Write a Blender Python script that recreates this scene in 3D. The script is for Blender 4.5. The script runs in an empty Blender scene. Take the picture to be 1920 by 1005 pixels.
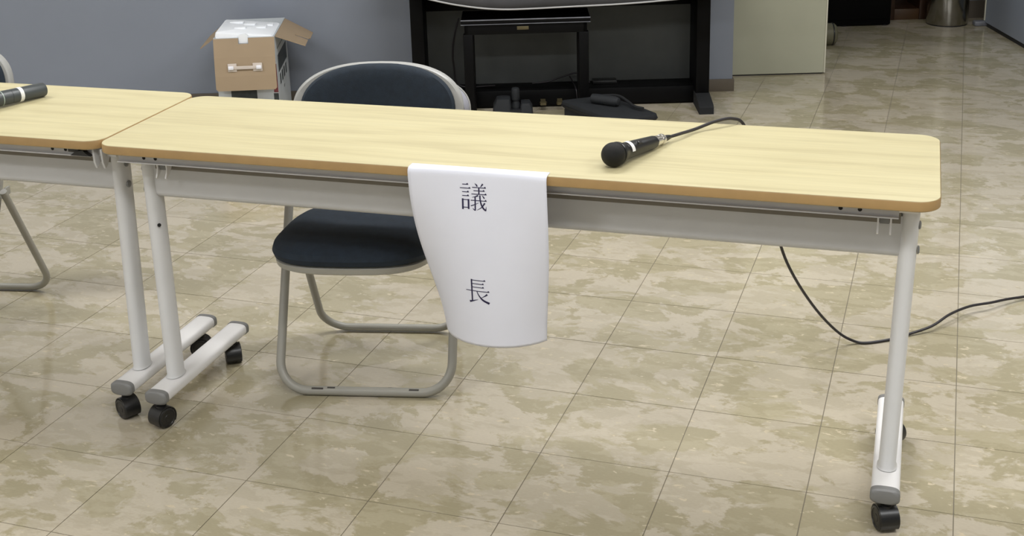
import bpy, bmesh, math, random
from mathutils import Vector, Matrix
random.seed(7)
PI = math.pi
scn = bpy.context.scene
COL = scn.collection
R = math.radians

# ------------------------------------------------------------------ camera, world, exposure
cam_d = bpy.data.cameras.new('camera')
cam = bpy.data.objects.new('camera', cam_d)
COL.objects.link(cam)
cam.location = (-0.08436, -2.53447, 1.54593)
cam.rotation_mode = 'QUATERNION'
cam.rotation_quaternion = (Matrix.Rotation(0.347357, 3, 'Z') @ Matrix.Rotation(1.257816, 3, 'X')
                           @ Matrix.Rotation(-0.033864, 3, 'Z')).to_quaternion()
cam_d.sensor_fit = 'HORIZONTAL'
cam_d.sensor_width = 36.0
cam_d.lens = 2443.49 / 1920.0 * 36.0
cam_d.shift_x = (960 - 917.894) / 1920.0
cam_d.shift_y = (322.371 - 502.5) / 1920.0
cam_d.clip_start = 0.05
cam_d.clip_end = 60
scn.camera = cam

scn.view_settings.view_transform = 'Standard'
scn.view_settings.look = 'None'
scn.view_settings.gamma = 1.0
scn.view_settings.use_curve_mapping = False
scn.view_settings.exposure = 0.21

world = bpy.data.worlds.new('world')
scn.world = world
world.use_nodes = True
world.node_tree.nodes['Background'].inputs[0].default_value = (0.5, 0.55, 0.6, 1)
world.node_tree.nodes['Background'].inputs[1].default_value = 0.15

# wall frame: origin at the free end of the blue-grey wall, a runs along the wall, d out into the room
WA = R(18.5)
WO = Vector((-1.013, 3.385, 0))
WU = Vector((math.cos(WA), math.sin(WA), 0))
WN = Vector((-WU.y, WU.x, 0))
def WF(a, d, z=0.0):
    return WO + WU * a - WN * d + Vector((0, 0, z))

# ceiling lamps (their fittings are built further down)
LAMPS = [(a, d) for a in (-3.6, -1.0, 0.9) for d in (2.1, 4.8, 7.4)]
LAMP_POWER = {2.1: 31.0, 4.8: 25.0, 7.4: 6.0}
CEIL = 2.6
for a, d in LAMPS:
    ld = bpy.data.lights.new('tube_light', 'AREA')
    ld.shape = 'RECTANGLE'
    ld.size = 1.2
    ld.size_y = 0.26
    ld.energy = LAMP_POWER[d]
    ld.color = (0.98, 0.985, 1.0)
    lo = bpy.data.objects.new('tube_light', ld)
    COL.objects.link(lo)
    lo.location = WF(a, d, CEIL - 0.075)
    lo.rotation_euler = (0, 0, WA)
CORR = [(0.56, -2.9), (0.62, -4.2)]
for a, d in CORR:
    ld = bpy.data.lights.new('tube_light', 'AREA')
    ld.shape = 'RECTANGLE'
    ld.size = 0.22
    ld.size_y = 1.1
    ld.energy = 20.0
    ld.color = (0.88, 0.95, 1.0)
    lo = bpy.data.objects.new('tube_light', ld)
    COL.objects.link(lo)
    lo.location = WF(a, d, CEIL - 0.075)
    lo.rotation_euler = (0, 0, WA)

# ------------------------------------------------------------------ materials
def s2l(r, g, b):
    f = lambda c: (c / 255.0) / 12.92 if c <= 10 else (((c / 255.0) + 0.055) / 1.055) ** 2.4
    return (f(r), f(g), f(b), 1)

def mat(name, col, rough=0.5, metal=0.0, spec=0.5, var=0.06, scale=12.0, bump=0.0, bscale=200.0, coat=0.0):
    """principled with a faint procedural tone variation and optional fine relief"""
    m = bpy.data.materials.new(name)
    m.use_nodes = True
    nt = m.node_tree
    b = nt.nodes['Principled BSDF']
    b.inputs['Roughness'].default_value = rough
    b.inputs['Metallic'].default_value = metal
    b.inputs['Specular IOR Level'].default_value = spec
    b.inputs['Coat Weight'].default_value = coat
    b.inputs['Coat Roughness'].default_value = 0.1
    tc = nt.nodes.new('ShaderNodeTexCoord')
    n = nt.nodes.new('ShaderNodeTexNoise')
    n.inputs['Scale'].default_value = scale
    n.inputs['Detail'].default_value = 3
    nt.links.new(tc.outputs['Object'], n.inputs['Vector'])
    mr = nt.nodes.new('ShaderNodeMapRange')
    mr.inputs['From Min'].default_value = 0.3
    mr.inputs['From Max'].default_value = 0.7
    mr.inputs['To Min'].default_value = 1 - var
    mr.inputs['To Max'].default_value = 1 + var
    nt.links.new(n.outputs['Fac'], mr.inputs['Value'])
    mx = nt.nodes.new('ShaderNodeMix')
    mx.data_type = 'RGBA'
    mx.blend_type = 'MULTIPLY'
    mx.inputs[0].default_value = 1.0
    mx.inputs[6].default_value = (col[0], col[1], col[2], 1)
    nt.links.new(mr.outputs['Result'], mx.inputs[7])
    nt.links.new(mx.outputs[2], b.inputs['Base Color'])
    if bump:
        n2 = nt.nodes.new('ShaderNodeTexNoise')
        n2.inputs['Scale'].default_value = bscale
        n2.inputs['Detail'].default_value = 2
        nt.links.new(tc.outputs['Object'], n2.inputs['Vector'])
        bp = nt.nodes.new('ShaderNodeBump')
        bp.inputs['Strength'].default_value = bump
        bp.inputs['Distance'].default_value = 0.002
        nt.links.new(n2.outputs['Fac'], bp.inputs['Height'])
        nt.links.new(bp.outputs['Normal'], b.inputs['Normal'])
    return m

def mat_wood():
    m = bpy.data.materials.new('pale_beech_laminate')
    m.use_nodes = True
    nt = m.node_tree
    L = nt.links.new
    b = nt.nodes['Principled BSDF']
    b.inputs['Roughness'].default_value = 0.42
    b.inputs['Specular IOR Level'].default_value = 0.35
    tc = nt.nodes.new('ShaderNodeTexCoord')
    def noise(sx, sy, scale, det, dist=0.0, rough=0.55):
        mp = nt.nodes.new('ShaderNodeMapping')
        mp.inputs['Scale'].default_value = (sx, sy, 1)
        L(tc.outputs['Object'], mp.inputs['Vector'])
        n = nt.nodes.new('ShaderNodeTexNoise')
        n.inputs['Scale'].default_value = scale
        n.inputs['Detail'].default_value = det
        n.inputs['Roughness'].default_value = rough
        n.inputs['Distortion'].default_value = dist
        L(mp.outputs['Vector'], n.inputs['Vector'])
        return n
    n1 = noise(1.3, 16, 1.6, 4, 0.35)
    n2 = noise(2.2, 60, 2.4, 5, 0.2)
    r1 = nt.nodes.new('ShaderNodeValToRGB')
    r1.color_ramp.elements[0].position = 0.36
    r1.color_ramp.elements[0].color = (0.502, 0.442, 0.259, 1)
    r1.color_ramp.elements[1].position = 0.60
    r1.color_ramp.elements[1].color = (0.574, 0.515, 0.311, 1)
    e = r1.color_ramp.elements.new(0.47)
    e.color = (0.550, 0.490, 0.290, 1)
    L(n1.outputs['Fac'], r1.inputs['Fac'])
    r2 = nt.nodes.new('ShaderNodeMapRange')
    r2.inputs['From Min'].default_value = 0.3
    r2.inputs['From Max'].default_value = 0.7
    r2.inputs['To Min'].default_value = 0.95
    r2.inputs['To Max'].default_value = 1.04
    L(n2.outputs['Fac'], r2.inputs['Value'])
    mx = nt.nodes.new('ShaderNodeMix')
    mx.data_type = 'RGBA'
    mx.blend_type = 'MULTIPLY'
    mx.inputs[0].default_value = 1
    L(r1.outputs['Color'], mx.inputs[6])
    L(r2.outputs['Result'], mx.inputs[7])
    L(mx.outputs[2], b.inputs['Base Color'])
    return m

def mat_floor():
    m = bpy.data.materials.new('marbled_vinyl_tile')
    m.use_nodes = True
    nt = m.node_tree
    L = nt.links.new
    b = nt.nodes['Principled BSDF']
    b.inputs['Specular IOR Level'].default_value = 0.7
    b.inputs['Coat Weight'].default_value = 0.12
    b.inputs['Coat Roughness'].default_value = 0.12
    geo = nt.nodes.new('ShaderNodeNewGeometry')
    oi = nt.nodes.new('ShaderNodeObjectInfo')
    def noise(sx, sy, scale, det, rough, dist=0.0, off=0.0):
        mp = nt.nodes.new('ShaderNodeMapping')
        mp.inputs['Scale'].default_value = (sx, sy, 1)
        mp.inputs['Location'].default_value = (off, off * 1.7, off)
        L(geo.outputs['Position'], mp.inputs['Vector'])
        n = nt.nodes.new('ShaderNodeTexNoise')
        n.inputs['Scale'].default_value = scale
        n.inputs['Detail'].default_value = det
        n.inputs['Roughness'].default_value = rough
        n.inputs['Distortion'].default_value = dist
        L(mp.outputs['Vector'], n.inputs['Vector'])
        return n
    def ramp(src, p0, p1, c0, c1, mid=None):
        r = nt.nodes.new('ShaderNodeValToRGB')
        r.color_ramp.elements[0].position = p0
        r.color_ramp.elements[0].color = c0
        r.color_ramp.elements[1].position = p1
        r.color_ramp.elements[1].color = c1
        if mid:
            e = r.color_ramp.elements.new(mid[0])
            e.color = mid[1]
        L(src, r.inputs['Fac'])
        return r
    W = (1, 1, 1, 1)
    K = (0, 0, 0, 1)
    n1 = noise(1.0, 1.5, 4.3, 10, 0.66, 0.35)          # large patches
    p1 = ramp(n1.outputs['Fac'], 0.478, 0.512, K, W)
    n2 = noise(1.0, 1.9, 9.5, 8, 0.66, 0.3, 3.1)          # second layer
    p2 = ramp(n2.outputs['Fac'], 0.49, 0.545, K, W)
    n3 = noise(1.0, 2.2, 26, 5, 0.6, 0.4, 7.7)         # pale flecks
    p3 = ramp(n3.outputs['Fac'], 0.635, 0.67, K, W)
    n4 = noise(1.0, 3.0, 90, 3, 0.6, 0, 1.3)            # grain
    def mix(f, a, bb, fac=1.0):
        x = nt.nodes.new('ShaderNodeMix')
        x.data_type = 'RGBA'
        if isinstance(f, float):
            x.inputs[0].default_value = f
        else:
            L(f, x.inputs[0])
        for i, v in ((6, a), (7, bb)):
            if isinstance(v, tuple):
                x.inputs[i].default_value = v
            else:
                L(v, x.inputs[i])
        return x.outputs[2]
    dark = (0.360, 0.319, 0.208, 1)
    middle = (0.408, 0.363, 0.247, 1)
    light = (0.493, 0.438, 0.340, 1)
    fleck = (0.571, 0.494, 0.355, 1)
    base = mix(p2.outputs['Color'], dark, middle)
    base2 = mix(p2.outputs['Color'], light, (0.446, 0.396, 0.297, 1))
    c = mix(p1.outputs['Color'], base, base2)
    c = mix(p3.outputs['Color'], c, fleck)
    g = nt.nodes.new('ShaderNodeMapRange')
    g.inputs['From Min'].default_value = 0.3
    g.inputs['From Max'].default_value = 0.7
    g.inputs['To Min'].default_value = 0.96
    g.inputs['To Max'].default_value = 1.04
    L(n4.outputs['Fac'], g.inputs['Value'])
    t = nt.nodes.new('ShaderNodeMapRange')              # tile to tile tone
    t.inputs['To Min'].default_value = 0.965
    t.inputs['To Max'].default_value = 1.035
    L(oi.outputs['Random'], t.inputs['Value'])
    mu = nt.nodes.new('ShaderNodeMath')
    mu.operation = 'MULTIPLY'
    L(g.outputs['Result'], mu.inputs[0])
    L(t.outputs['Result'], mu.inputs[1])
    mx = nt.nodes.new('ShaderNodeMix')
    mx.data_type = 'RGBA'
    mx.blend_type = 'MULTIPLY'
    mx.inputs[0].default_value = 1
    L(c, mx.inputs[6])
    L(mu.outputs[0], mx.inputs[7])
    L(mx.outputs[2], b.inputs['Base Color'])
    n5 = noise(1, 1, 3.0, 3, 0.6, 0, 9.0)
    rr = nt.nodes.new('ShaderNodeMapRange')
    rr.inputs['From Min'].default_value = 0.3
    rr.inputs['From Max'].default_value = 0.7
    rr.inputs['To Min'].default_value = 0.10
    rr.inputs['To Max'].default_value = 0.16
    L(n5.outputs['Fac'], rr.inputs['Value'])
    L(rr.outputs['Result'], b.inputs['Roughness'])
    return m

def mat_emit(name, col, strength):
    m = bpy.data.materials.new(name)
    m.use_nodes = True
    b = m.node_tree.nodes['Principled BSDF']
    b.inputs['Base Color'].default_value = (0.9, 0.9, 0.9, 1)
    b.inputs['Emission Color'].default_value = col
    b.inputs['Emission Strength'].default_value = strength
    return m

M = dict(
    wood=mat_wood(),
    floor=mat_floor(),
    joint=mat('tile_joint', (0.20, 0.175, 0.125), 0.7),
    edge=mat('tan_edge_band', (0.37, 0.235, 0.095), 0.45, var=0.05, scale=30),
    white=mat('white_painted_steel', (0.80, 0.79, 0.78), 0.35, var=0.02, bump=0.05, bscale=900),
    column=mat('pale_grey_painted_steel', (0.66, 0.66, 0.655), 0.38, var=0.02, bump=0.05, bscale=900),
    beam=mat('light_grey_painted_steel', (0.55, 0.55, 0.55), 0.4, var=0.02, bump=0.05, bscale=900),
    gap_shade=mat('painted_gap_shade', (0.21, 0.19, 0.155), 0.6),  # shade under the rail lip, put in as a colour
    cap=mat('grey_plastic', (0.205, 0.205, 0.20), 0.4, var=0.03),
    black_plastic=mat('black_plastic', (0.012, 0.012, 0.012), 0.35, var=0.1),
    dark=mat('dark_hole', (0.01, 0.009, 0.008), 0.8),
    chair_tube=mat('grey_beige_tube', (0.335, 0.325, 0.285), 0.38, var=0.03),
    scuff=mat('scuffed_paint', (0.05, 0.045, 0.04), 0.7),
    shell=mat('light_grey_plastic', (0.34, 0.34, 0.325), 0.42, var=0.03),
    shell_back=mat('lavender_grey_plastic', (0.30, 0.30, 0.34), 0.4, var=0.03),
    navy=mat('navy_fabric', (0.0085, 0.0165, 0.0275), 0.85, var=0.18, scale=60, bump=0.35, bscale=700),
    paper=mat('white_paper', (0.79, 0.805, 0.89), 0.6, spec=0.25, var=0.01),
    ink=mat('dark_blue_ink', (0.014, 0.010, 0.055), 0.6),
    mesh_black=mat('black_mic_mesh', (0.006, 0.006, 0.0055), 0.6, spec=0.3, var=0.3, scale=400, bump=0.5, bscale=900),
    mic_black=mat('black_mic_body', (0.009, 0.009, 0.009), 0.35, var=0.05),
    mic_grey=mat('charcoal_mic_body', (0.052, 0.060, 0.063), 0.4, var=0.05),
    chrome=mat('bright_nickel', (0.72, 0.70, 0.66), 0.2, metal=1.0),
    label_white=mat('white_label', (0.82, 0.82, 0.82), 0.5, var=0.01),
    cable=mat('black_cable', (0.018, 0.015, 0.018), 0.45, var=0.1),
    wall=mat('blue_grey_wall_paint', (0.228, 0.252, 0.302), 0.42, var=0.025, scale=3, bump=0.06, bscale=150),
    wall_white=mat('white_wall_paint', (0.68, 0.675, 0.66), 0.6, var=0.02, scale=2),
    base=mat('brown_baseboard', (0.115, 0.095, 0.072), 0.5, var=0.05),
    cream=mat('cream_door_paint', (0.40, 0.40, 0.305), 0.4, var=0.035, scale=4),
    cream_edge=mat('cream_door_edge', (0.62, 0.60, 0.49), 0.45, var=0.02),
    ceil=mat('ceiling_board', (0.60, 0.595, 0.58), 0.8, var=0.02),
    piano=mat('black_satin_lacquer', (0.0025, 0.0025, 0.0027), 0.5, spec=0.12, var=0.1),
    piano_panel=mat('charcoal_back_panel', (0.088, 0.094, 0.092), 0.5, spec=0.3, var=0.05),
    cloth=mat('charcoal_cover_cloth', (0.06, 0.06, 0.066), 0.8, var=0.1, bump=0.2, bscale=500),
    piping=mat('pale_grey_piping', (0.42, 0.42, 0.42), 0.6),
    silver=mat('worn_silver_trim', (0.16, 0.165, 0.185), 0.35, var=0.2, scale=25),
    brass=mat('dull_brass', (0.11, 0.09, 0.045), 0.45, metal=0.4),
    bag=mat('black_nylon', (0.006, 0.0068, 0.008), 0.8, var=0.15, scale=40, bump=0.3, bscale=600),
    bag2=mat('slate_nylon', (0.010, 0.012, 0.0145), 0.75, var=0.12, scale=40, bump=0.3, bscale=600),
    kraft=mat('kraft_board', (0.335, 0.25, 0.16), 0.75, var=0.04, scale=9),
    carton_print=mat('white_printed_board', (0.52, 0.55, 0.57), 0.55, var=0.05, scale=14),
    print_dark=mat('dark_print', (0.035, 0.042, 0.042), 0.55, var=0.3, scale=40),
    print_red=mat('red_print', (0.16, 0.035, 0.04), 0.55, var=0.4, scale=50),
    print_grey=mat('grey_print', (0.22, 0.24, 0.25), 0.6, var=0.3, scale=40),
    foam=mat('white_foam', (0.85, 0.88, 0.92), 0.8, var=0.02, bump=0.3, bscale=250),
    clear=mat('milky_plastic', (0.62, 0.55, 0.49), 0.35),
    knob=mat('white_plastic_knob', (0.85, 0.85, 0.9), 0.3),
    steel=mat('brushed_steel', (0.30, 0.29, 0.26), 0.22, metal=1.0, var=0.06, scale=30),
    brown=mat('brown_wood', (0.032, 0.013, 0.005), 0.45, var=0.2, scale=18),
    brown_light=mat('light_brown_wood', (0.06, 0.029, 0.010), 0.5, var=0.12, scale=18),
    cabinet=mat('matte_black_cabinet', (0.002, 0.002, 0.002), 0.6, spec=0.1),
    khaki=mat('khaki_plastic', (0.15, 0.14, 0.09), 0.4, var=0.05),
    seal=mat('black_rubber', (0.01, 0.01, 0.012), 0.6),
    lamp=mat_emit('lamp_diffuser', (1, 0.985, 0.945, 1), 3.0),
    lamp_dim=mat_emit('corridor_lamp_diffuser', (0.96, 0.98, 1, 1), 2.5),
    glass_dark=mat('smoked_lens', (0.03, 0.03, 0.035), 0.1, spec=0.6),
)

# ------------------------------------------------------------------ mesh helpers
class MB:
    def __init__(self):
        self.v = []
        self.f = []
        self.T = Matrix.Identity(4)
    def at(self, x=0, y=0, z=0, rz=0, rx=0, ry=0):
        self.T = (Matrix.Translation((x, y, z)) @ Matrix.Rotation(rz, 4, 'Z')
                  @ Matrix.Rotation(ry, 4, 'Y') @ Matrix.Rotation(rx, 4, 'X'))
        return self
    def add(self, vs, fs):
        k = len(self.v)
        self.v += [tuple(self.T @ Vector(p)) for p in vs]
        self.f += [tuple(i + k for i in f) for f in fs]
        return self
    def loft(self, rings, closed=True, cap=(True, True)):
        n = len(rings[0])
        vs = [p for r in rings for p in r]
        fs = []
        for i in range(len(rings) - 1):
            for j in range(n if closed else n - 1):
                a = i * n + j
                b = i * n + (j + 1) % n
                fs.append((a, b, b + n, a + n))
        if cap[0]:
            fs.append(tuple(range(n - 1, -1, -1)))
        if cap[1]:
            fs.append(tuple((len(rings) - 1) * n + j for j in range(n)))
        return self.add(vs, fs)
    def box(self, cx, cy, cz, sx, sy, sz, bev=0.0, seg=2):
        bm = bmesh.new()
        bmesh.ops.create_cube(bm, size=1.0)
        for v in bm.verts:
            v.co = Vector((v.co.x * sx + cx, v.co.y * sy + cy, v.co.z * sz + cz))
        if bev:
            bmesh.ops.bevel(bm, geom=bm.edges[:], offset=min(bev, 0.49 * min(sx, sy, sz)), segments=seg,
                            profile=0.5, affect='EDGES')
        bm.verts.index_update()
        self.add([v.co[:] for v in bm.verts], [tuple(v.index for v in f.verts) for f in bm.faces])
        bm.free()
        return self
    def bx(self, x0, x1, y0, y1, z0, z1, bev=0.0, seg=2):
        return self.box((x0 + x1) / 2, (y0 + y1) / 2, (z0 + z1) / 2, abs(x1 - x0), abs(y1 - y0), abs(z1 - z0), bev, seg)
    def tube(self, pts, r, seg=12, closed=False, cap=True, ry=None):
        """sweep a circle (or an ellipse r by ry) along a polyline"""
        P = [Vector(p) for p in pts]
        n = len(P)
        tang = []
        for i in range(n):
            if closed:
                t = P[(i + 1) % n] - P[i - 1]
            else:
                t = P[min(i + 1, n - 1)] - P[max(i - 1, 0)]
            tang.append(t.normalized())
        ref = Vector((0, 0, 1))
        if abs(tang[0].dot(ref)) > 0.9:
            ref = Vector((1, 0, 0))
        nrm = (ref - tang[0] * ref.dot(tang[0])).normalized()
        rings = []
        for i in range(n):
            t = tang[i]
            nrm = (nrm - t * nrm.dot(t)).normalized()
            bn = t.cross(nrm)
            rr = r[i] if isinstance(r, (list, tuple)) else r
            r2 = ry if ry else rr
            rings.append([tuple(P[i] + nrm * (math.cos(2 * PI * k / seg) * rr) + bn * (math.sin(2 * PI * k / seg) * r2))
                          for k in range(seg)])
        if closed:
            rings.append(rings[0])
            return self.loft(rings, True, (False, False))
        return self.loft(rings, True, (cap, cap))
    def lathe(self, prof, seg=24, a=(0, 0, 0), axis=(0, 0, 1)):
        """profile = [(radius, height)...] turned about the axis through a"""
        ax = Vector(axis).normalized()
        ref = Vector((1, 0, 0)) if abs(ax.x) < 0.9 else Vector((0, 1, 0))
        e1 = (ref - ax * ref.dot(ax)).normalized()
        e2 = ax.cross(e1)
        A = Vector(a)
        rings = [[tuple(A + ax * h + (e1 * math.cos(2 * PI * k / seg) + e2 * math.sin(2 * PI * k / seg)) * max(rad, 1e-5))
                  for k in range(seg)] for rad, h in prof]
        return self.loft(rings)
    def prism(self, poly, h0, h1, axis='z'):
        def P(u, v, w):
            return {'z': (u, v, w), 'y': (u, w, v), 'x': (w, u, v)}[axis]
        n = len(poly)
        vs = [P(u, v, h0) for u, v in poly] + [P(u, v, h1) for u, v in poly]
        fs = [(i, (i + 1) % n, n + (i + 1) % n, n + i) for i in range(n)]
        fs += [tuple(range(n - 1, -1, -1)), tuple(range(n, 2 * n))]
        return self.add(vs, fs)
    def mesh(self, name, m, smooth=35):
        me = bpy.data.meshes.new(name)
        me.from_pydata(self.v, [], self.f)
        bm = bmesh.new()
        bm.from_mesh(me)
        bmesh.ops.recalc_face_normals(bm, faces=bm.faces[:])
        bm.to_mesh(me)
        bm.free()
        if smooth:
            me.polygons.foreach_set('use_smooth', [True] * len(me.polygons))
            me.set_sharp_from_angle(angle=R(smooth))
        me.materials.append(m)
        me.update()
        return me
    def build(self, name, m, parent=None, smooth=35, loc=None, rz=None):
        o = bpy.data.objects.new(name, self.mesh(name, m, smooth))
        COL.objects.link(o)
        if parent:
            o.parent = parent
        if loc is not None:
            o.location = loc
        if rz is not None:
            o.rotation_euler = (0, 0, rz)
        return o

def thing(name, label, cat, loc=(0, 0, 0), rz=0.0, group=None):
    o = bpy.data.objects.new(name, None)
    o.empty_display_size = 0.1
    COL.objects.link(o)
    o.location = loc
    o.rotation_euler = (0, 0, rz)
    tag(o, label, cat, group)
    return o
def tag(o, label, cat, group=None):
    o['label'] = label
    o['category'] = cat
    if group:
        o['group'] = group
    return o
def struct(name, mb, m, parent=None, **k):
    o = mb.build(name, m, parent, **k)
    if not parent:
        o['kind'] = 'structure'
    return o
def copy_tree(o, parent=None):
    c = o.copy()
    COL.objects.link(c)
    if parent:
        c.parent = parent
    for ch in list(o.children):
        copy_tree(ch, c)
    return c

def fillet(pts, r, n=6):
    """round the inner corners of a polyline"""
    P = [Vector(p) for p in pts]
    rs = r if isinstance(r, (list, tuple)) else [r] * len(P)
    out = [P[0]]
    for i in range(1, len(P) - 1):
        a = (P[i - 1] - P[i])
        b = (P[i + 1] - P[i])
        la, lb = a.length, b.length
        a.normalize()
        b.normalize()
        ang = a.angle(b)
        if ang > PI - 0.02 or rs[i] <= 0:
            out.append(P[i])
            continue
        t = min(rs[i] / math.tan(ang / 2), 0.49 * la, 0.49 * lb)
        rad = t * math.tan(ang / 2)
        c = P[i] + (a + b).normalized() * (rad / math.sin(ang / 2))
        p0 = P[i] + a * t - c
        p1 = P[i] + b * t - c
        tot = p0.angle(p1)
        for k in range(n + 1):
            s = k / n
            w0 = math.sin((1 - s) * tot) / math.sin(tot)
            w1 = math.sin(s * tot) / math.sin(tot)
            out.append(c + p0 * w0 + p1 * w1)
    out.append(P[-1])
    return out
def catmull(pts, n=8):
    P = [Vector(p) for p in pts]
    P = [P[0] * 2 - P[1]] + P + [P[-1] * 2 - P[-2]]
    out = []
    for i in range(1, len(P) - 2):
        for k in range(n):
            t = k / n
            out.append(0.5 * ((2 * P[i]) + (P[i + 1] - P[i - 1]) * t + (2 * P[i - 1] - 5 * P[i] + 4 * P[i + 1] - P[i + 2]) * t * t
                              + (3 * P[i] - P[i - 1] - 3 * P[i + 1] + P[i + 2]) * t ** 3))
    out.append(P[-2])
    return out
def rrect(x0, x1, y0, y1, r, z, n=8, e=0.0):
    x0, x1, y0, y1, r = x0 + e, x1 - e, y0 + e, y1 - e, max(r - e, 0.0005)
    out = []
    for cx, cy, a0 in ((x1 - r, y0 + r, -PI / 2), (x1 - r, y1 - r, 0), (x0 + r, y1 - r, PI / 2), (x0 + r, y0 + r, PI)):
        for k in range(n + 1):
            a = a0 + PI / 2 * k / n
            out.append((cx + r * math.cos(a), cy + r * math.sin(a), z))
    return out
def oval(cx, cy, hx, hy, n=24, p=2.0):
    out = []
    for k in range(n):
        a = 2 * PI * k / n
        c, s = math.cos(a), math.sin(a)
        out.append((cx + hx * math.copysign(abs(c) ** (2 / p), c), cy + hy * math.copysign(abs(s) ** (2 / p), s)))
    return out

# ================================================================== SETTING
# ---- floor of 0.3 m vinyl tiles
fl = MB()
x0, y0, x1, y1 = -7.0, -7.0, 5.5, 10.6
fl.bx(x0, x1, y0, y1, -0.10, -0.0012)
floor = struct('floor', fl, M['joint'], smooth=0)
TS = 0.3
GAP = 0.0011
fwd = cam.rotation_quaternion.to_matrix()
def project(p):
    q = fwd.transposed() @ (Vector(p) - cam.location)
    if q.z > -0.1:
        return None
    return (917.9 + 2443.5 * q.x / -q.z, 322.4 - 2443.5 * q.y / -q.z, -q.z)
cells = []
for i in range(int(x0 / TS) + 1, int(x1 / TS) - 1):
    for j in range(int(y0 / TS) + 1, int(y1 / TS) - 1):
        cx, cy = (i + 0.5) * TS, (j + 0.5) * TS
        vis = False
        for ax in (0, 0.5, 1):
            for ay in (0, 0.5, 1):
                q = project(((i + ax) * TS, (j + ay) * TS, 0))
                if q and -60 < q[0] < 1980 and -20 < q[1] < 1070:
                    vis = True
        # hidden for good behind the blue-grey wall or beyond the corridor
        rel = Vector((cx, cy, 0)) - WO
        a, d = rel.dot(WU), -rel.dot(WN)
        if d < -2.2 or (a < -0.3 and d < -0.25) or a > 2.0 and d < 0.2:
            vis = False
        dist = q[2] if q else 99
        cells.append((not vis, dist, i, j))
cells.sort()
vis_cells = [c for c in cells if not c[0]][:300]
tile_mb = MB()
h = TS / 2 - GAP
tile_mb.loft([rrect(-h, h, -h, h, 0.001, -0.003, 1), rrect(-h, h, -h, h, 0.001, 0.0, 1)], cap=(False, True))
tile_me = tile_mb.mesh('tile', M['floor'], 0)
taken = set()
for _, _, i, j in vis_cells:
    o = bpy.data.objects.new('tile', tile_me)
    COL.objects.link(o)
    o.parent = floor
    o.location = ((i + 0.5) * TS, (j + 0.5) * TS, 0)
    taken.add((i, j))
rest = MB()
for _, _, i, j in cells:
    if (i, j) not in taken:
        X, Y = (i + 0.5) * TS, (j + 0.5) * TS
        rest.add([(X - h, Y - h, 0), (X + h, Y - h, 0), (X + h, Y + h, 0), (X - h, Y + h, 0)], [(0, 1, 2, 3)])
o = rest.build('tile_field', M['floor'], floor, smooth=0)
o['kind'] = 'stuff'

# ---- walls in the wall frame (local x = a, local y = -d)
def wbx(mb, a0, a1, d0, d1, z0, z1, bev=0.0):
    return mb.bx(a0, a1, -d1, -d0, z0, z1, bev)
WK = dict(loc=WO, rz=WA)
w = MB()
wbx(w, -4.6, 0, -0.24, 0, 0, 1.15)
wall_left = struct('wall_left', w, M['wall'], smooth=0, **WK)
w = MB()
wbx(w, -4.6, 0, -0.24, 0, 1.15, CEIL)
wbx(w, 0, 1.66, -0.24, 0, 2.1, CEIL)
struct('wall_left_upper', w, M['wall_white'], smooth=0, **WK)
w = MB()
wbx(w, 1.66, 3.4, -0.24, 0, 0, CEIL)
struct('wall_front', w, M['wall'], smooth=0, **WK)
w = MB()
wbx(w, 3.4, 3.6, -0.24, 8.2, 0, CEIL)
struct('wall_right', w, M['wall_white'], smooth=0, **WK)
w = MB()
wbx(w, -4.8, -4.6, -0.24, 8.2, 0, CEIL)
struct('wall_side', w, M['wall_white'], smooth=0, **WK)
w = MB()
wbx(w, -4.8, 3.6, 8.2, 8.4, 0, CEIL)
struct('wall_rear', w, M['wall'], smooth=0, **WK)
# corridor beyond the opening
w = MB()
wbx(w, -1.2, 2.6, -5.35, -5.2, 0, CEIL)
struct('wall_back', w, M['wall_white'], smooth=0, **WK)
w = MB()
wbx(w, -1.3, -1.2, -5.2, -0.24, 0, CEIL)
wbx(w, 2.5, 2.6, -5.2, -0.24, 0, CEIL)
struct('wall_corridor', w, M['wall_white'], smooth=0, **WK)
w = MB()
wbx(w, 1.52, 2.5, -1.62, -1.50, 0, CEIL)
struct('wall_recess', w, M['wall'], smooth=0, **WK)
w = MB()
wbx(w, 1.52, 2.5, -1.50, -1.488, 0, 0.10)
struct('baseboard_recess', w, M['base'], smooth=0, **WK)
w = MB()
wbx(w, -4.9, 3.7, -5.4, 8.5, CEIL, CEIL + 0.1)
struct('ceiling', w, M['ceil'], smooth=0, **WK)
# baseboard with the wrapped end
w = MB()
wbx(w, -4.6, 0.008, 0.0, 0.008, 0, 0.058, 0.002)
wbx(w, 0.0, 0.008, -0.24, 0.0, 0, 0.058, 0.002)
struct('baseboard_left', w, M['base'], **WK)

# ---- cream sliding door leaf
w = MB()
wbx(w, -0.62, 0.486, -0.305, -0.275, 0.006, 2.06, 0.002)
d1 = struct('door_1', w, M['cream'], smooth=0, **WK)
w = MB()
wbx(w, 0.486, 0.494, -0.307, -0.273, 0.006, 2.06, 0.002)
struct('door_edge', w, M['cream_edge'], d1)
w = MB()
wbx(w, -0.6, 0.48, -0.300, -0.280, 0.0, 0.006)
struct('bottom_seal', w, M['seal'], d1)
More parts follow.
